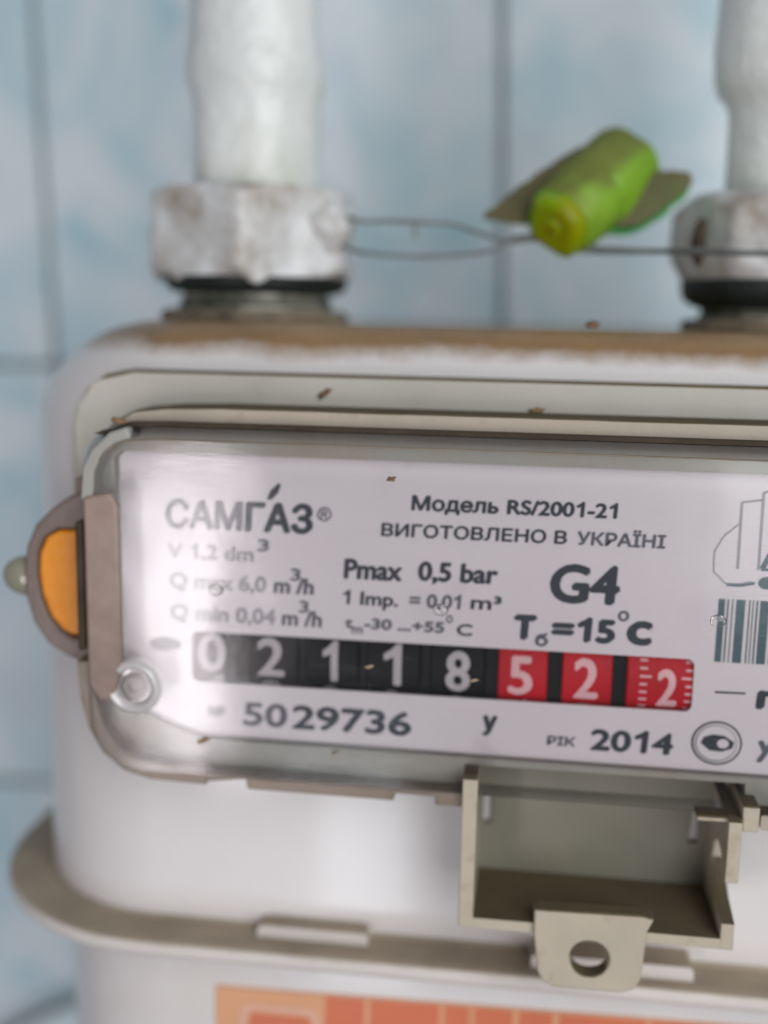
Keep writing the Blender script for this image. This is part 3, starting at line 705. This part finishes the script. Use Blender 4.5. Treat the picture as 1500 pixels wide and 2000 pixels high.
def wing(pts, y_of, th):
    pts2 = []
    m_ = len(pts)
    for i in range(m_):                       # rounded corners
        a, b_, c = Vector(pts[i - 1]), Vector(pts[i]), Vector(pts[(i + 1) % m_])
        p, q_ = b_ + (a - b_) * 0.16, b_ + (c - b_) * 0.16
        for t in (0, .33, .67, 1): pts2.append(tuple((p * (1 - t) ** 2 + b_ * 2 * t * (1 - t) + q_ * t * t)))
        e_ = c + (b_ - c) * 0.16
        for t in (.2, .4, .6, .8):
            g_ = q_ * (1 - t) + e_ * t; nn = (c - b_).normalized(); g_ = g_ + Vector((-nn.y, nn.x)) * 0.7 * noise.noise(Vector((g_.x * .5, g_.y * .5, 3)))
            pts2.append(tuple(g_))
    return slab(pts2, 0, th, (), None, y_of)
wl2 = wing([(-4.2, 28.2), (-0.2, 32.0), (7, 38.2), (17, 44.8), (22, 38), (14, 27), (2, 27.2)], lambda x, z: -14 + 0.55 * (z - 27) + 0.1 * x, 2.4)
sadd(link('seal_wing', wl2, 'olive', None, bevel=0.6))
wr2 = wing([(16, 27.2), (27.5, 27.0), (33.5, 31.0), (38.8, 36.0), (38.3, 38.4), (30, 38.6), (22, 36)], lambda x, z: -11 + 0.35 * (z - 27), 4.2)
sadd(link('seal_wing', wr2, 'olive', None, bevel=0.6))
M['green_edge'] = plain('deep_green_plastic', (58, 142, 66), 0.4, 0.1, 6, 0.2, sss=0.2)
sadd(link('seal_wing_edge', wing([(15, 25.4), (27.0, 25.6), (33.5, 29.4), (38.6, 34.8), (37.5, 37), (28, 34), (20, 33)], lambda x, z: -9.0 + 0.35 * (z - 27), 3.0), 'green_edge', None, bevel=0.6))
sadd(link('seal_tongue', slab([(14.5, 25.2), (19.8, 26.6), (21, 28.8), (16, 29)], -16, -11), 'lime_core', None, bevel=0.6))

# ---------------------------------------------------------------- crumbs of dirt
def crumb(px, py, y, lx, lz, rot, mat, label, cat='crumb'):
    c = at(px, py, y); b = bmesh.new(); bmesh.ops.create_icosphere(b, subdivisions=2, radius=1)
    for v in b.verts:
        j = 1 + 0.95 * noise.noise(v.co * 1.6 + Vector((px * .37, py * .71, 0)))
        x, z = v.co.x * lx * j * 0.85, v.co.z * lz * j * 0.85
        v.co = Vector((x * math.cos(rot) - z * math.sin(rot), v.co.y * min(lx, lz) * 0.45, x * math.sin(rot) + z * math.cos(rot)))
    o = link('dirt_crumb', b, mat, None, smooth=True); o.location = c * S
    tag(o, label, cat, 'crumbs of dirt on the meter')
crumb(765, 935, -68.3, .95, .5, .2, 'crumb', 'small brown crumb on the clear cover above the model lettering')
crumb(636, 767, -54.5, 1.5, .6, .7, 'crumb', 'elongated brown crumb stuck on the grey housing above the cover')
crumb(1050, 802, -54.6, 1.6, .45, .1, 'ochre', 'ochre smear of dirt on the housing ledge above the middle of the cover')
crumb(1157, 634, -38, 1.5, .8, 0.1, 'crumb', 'dark brown crumb lying on the dusty top of the casing')
crumb(722, 1302, -68.2, 1.0, .28, .25, 'straw', 'pale flake over the black counter between the two ones')
crumb(925, 1329, -68.2, .9, .25, .3, 'straw', 'pale flake over the counter beside the last black digit')
crumb(396, 1447, -68.3, 1.3, .45, .5, 'ochre', 'ochre crumb on the lower left of the cover below the serial number')
crumb(655, 1470, -68.2, .8, .3, .4, 'rusty', 'grey brown fleck on the bottom edge of the cover below the serial number')
crumb(232, 822, -65.0, 1.9, .6, -.25, 'ochre', 'largest ochre dirt smear, at the left end of the cream lip')
crumb(203, 843, -66.6, 1.5, .4, .25, 'dark_gap', 'dark brown dirt sliver at the upper left corner of the cover')  # dark sliver lengthening the gap line at its left end

# ---------------------------------------------------------------- cable along the wall, bottom left
cp = [at(-60, 2060, 104), at(20, 2012, 104), at(75, 1984, 104), at(125, 1962, 104), at(200, 1938, 106), at(300, 1920, 107)]
cb = link('wall_cable', tube(smooth_path(cp, 8), 1.6, 10), 'grout', None, smooth=True)
cb.data.materials[0] = plain('dull_grey_cable', (104, 110, 108), 0.6, 0.08, 6, 0.1)
cb.data.transform(Matrix.Translation(-cp[2] * S)); cb.location = cp[2] * S
tag(cb, 'grey cable slanting across the blue tiles at the bottom left', 'cable')
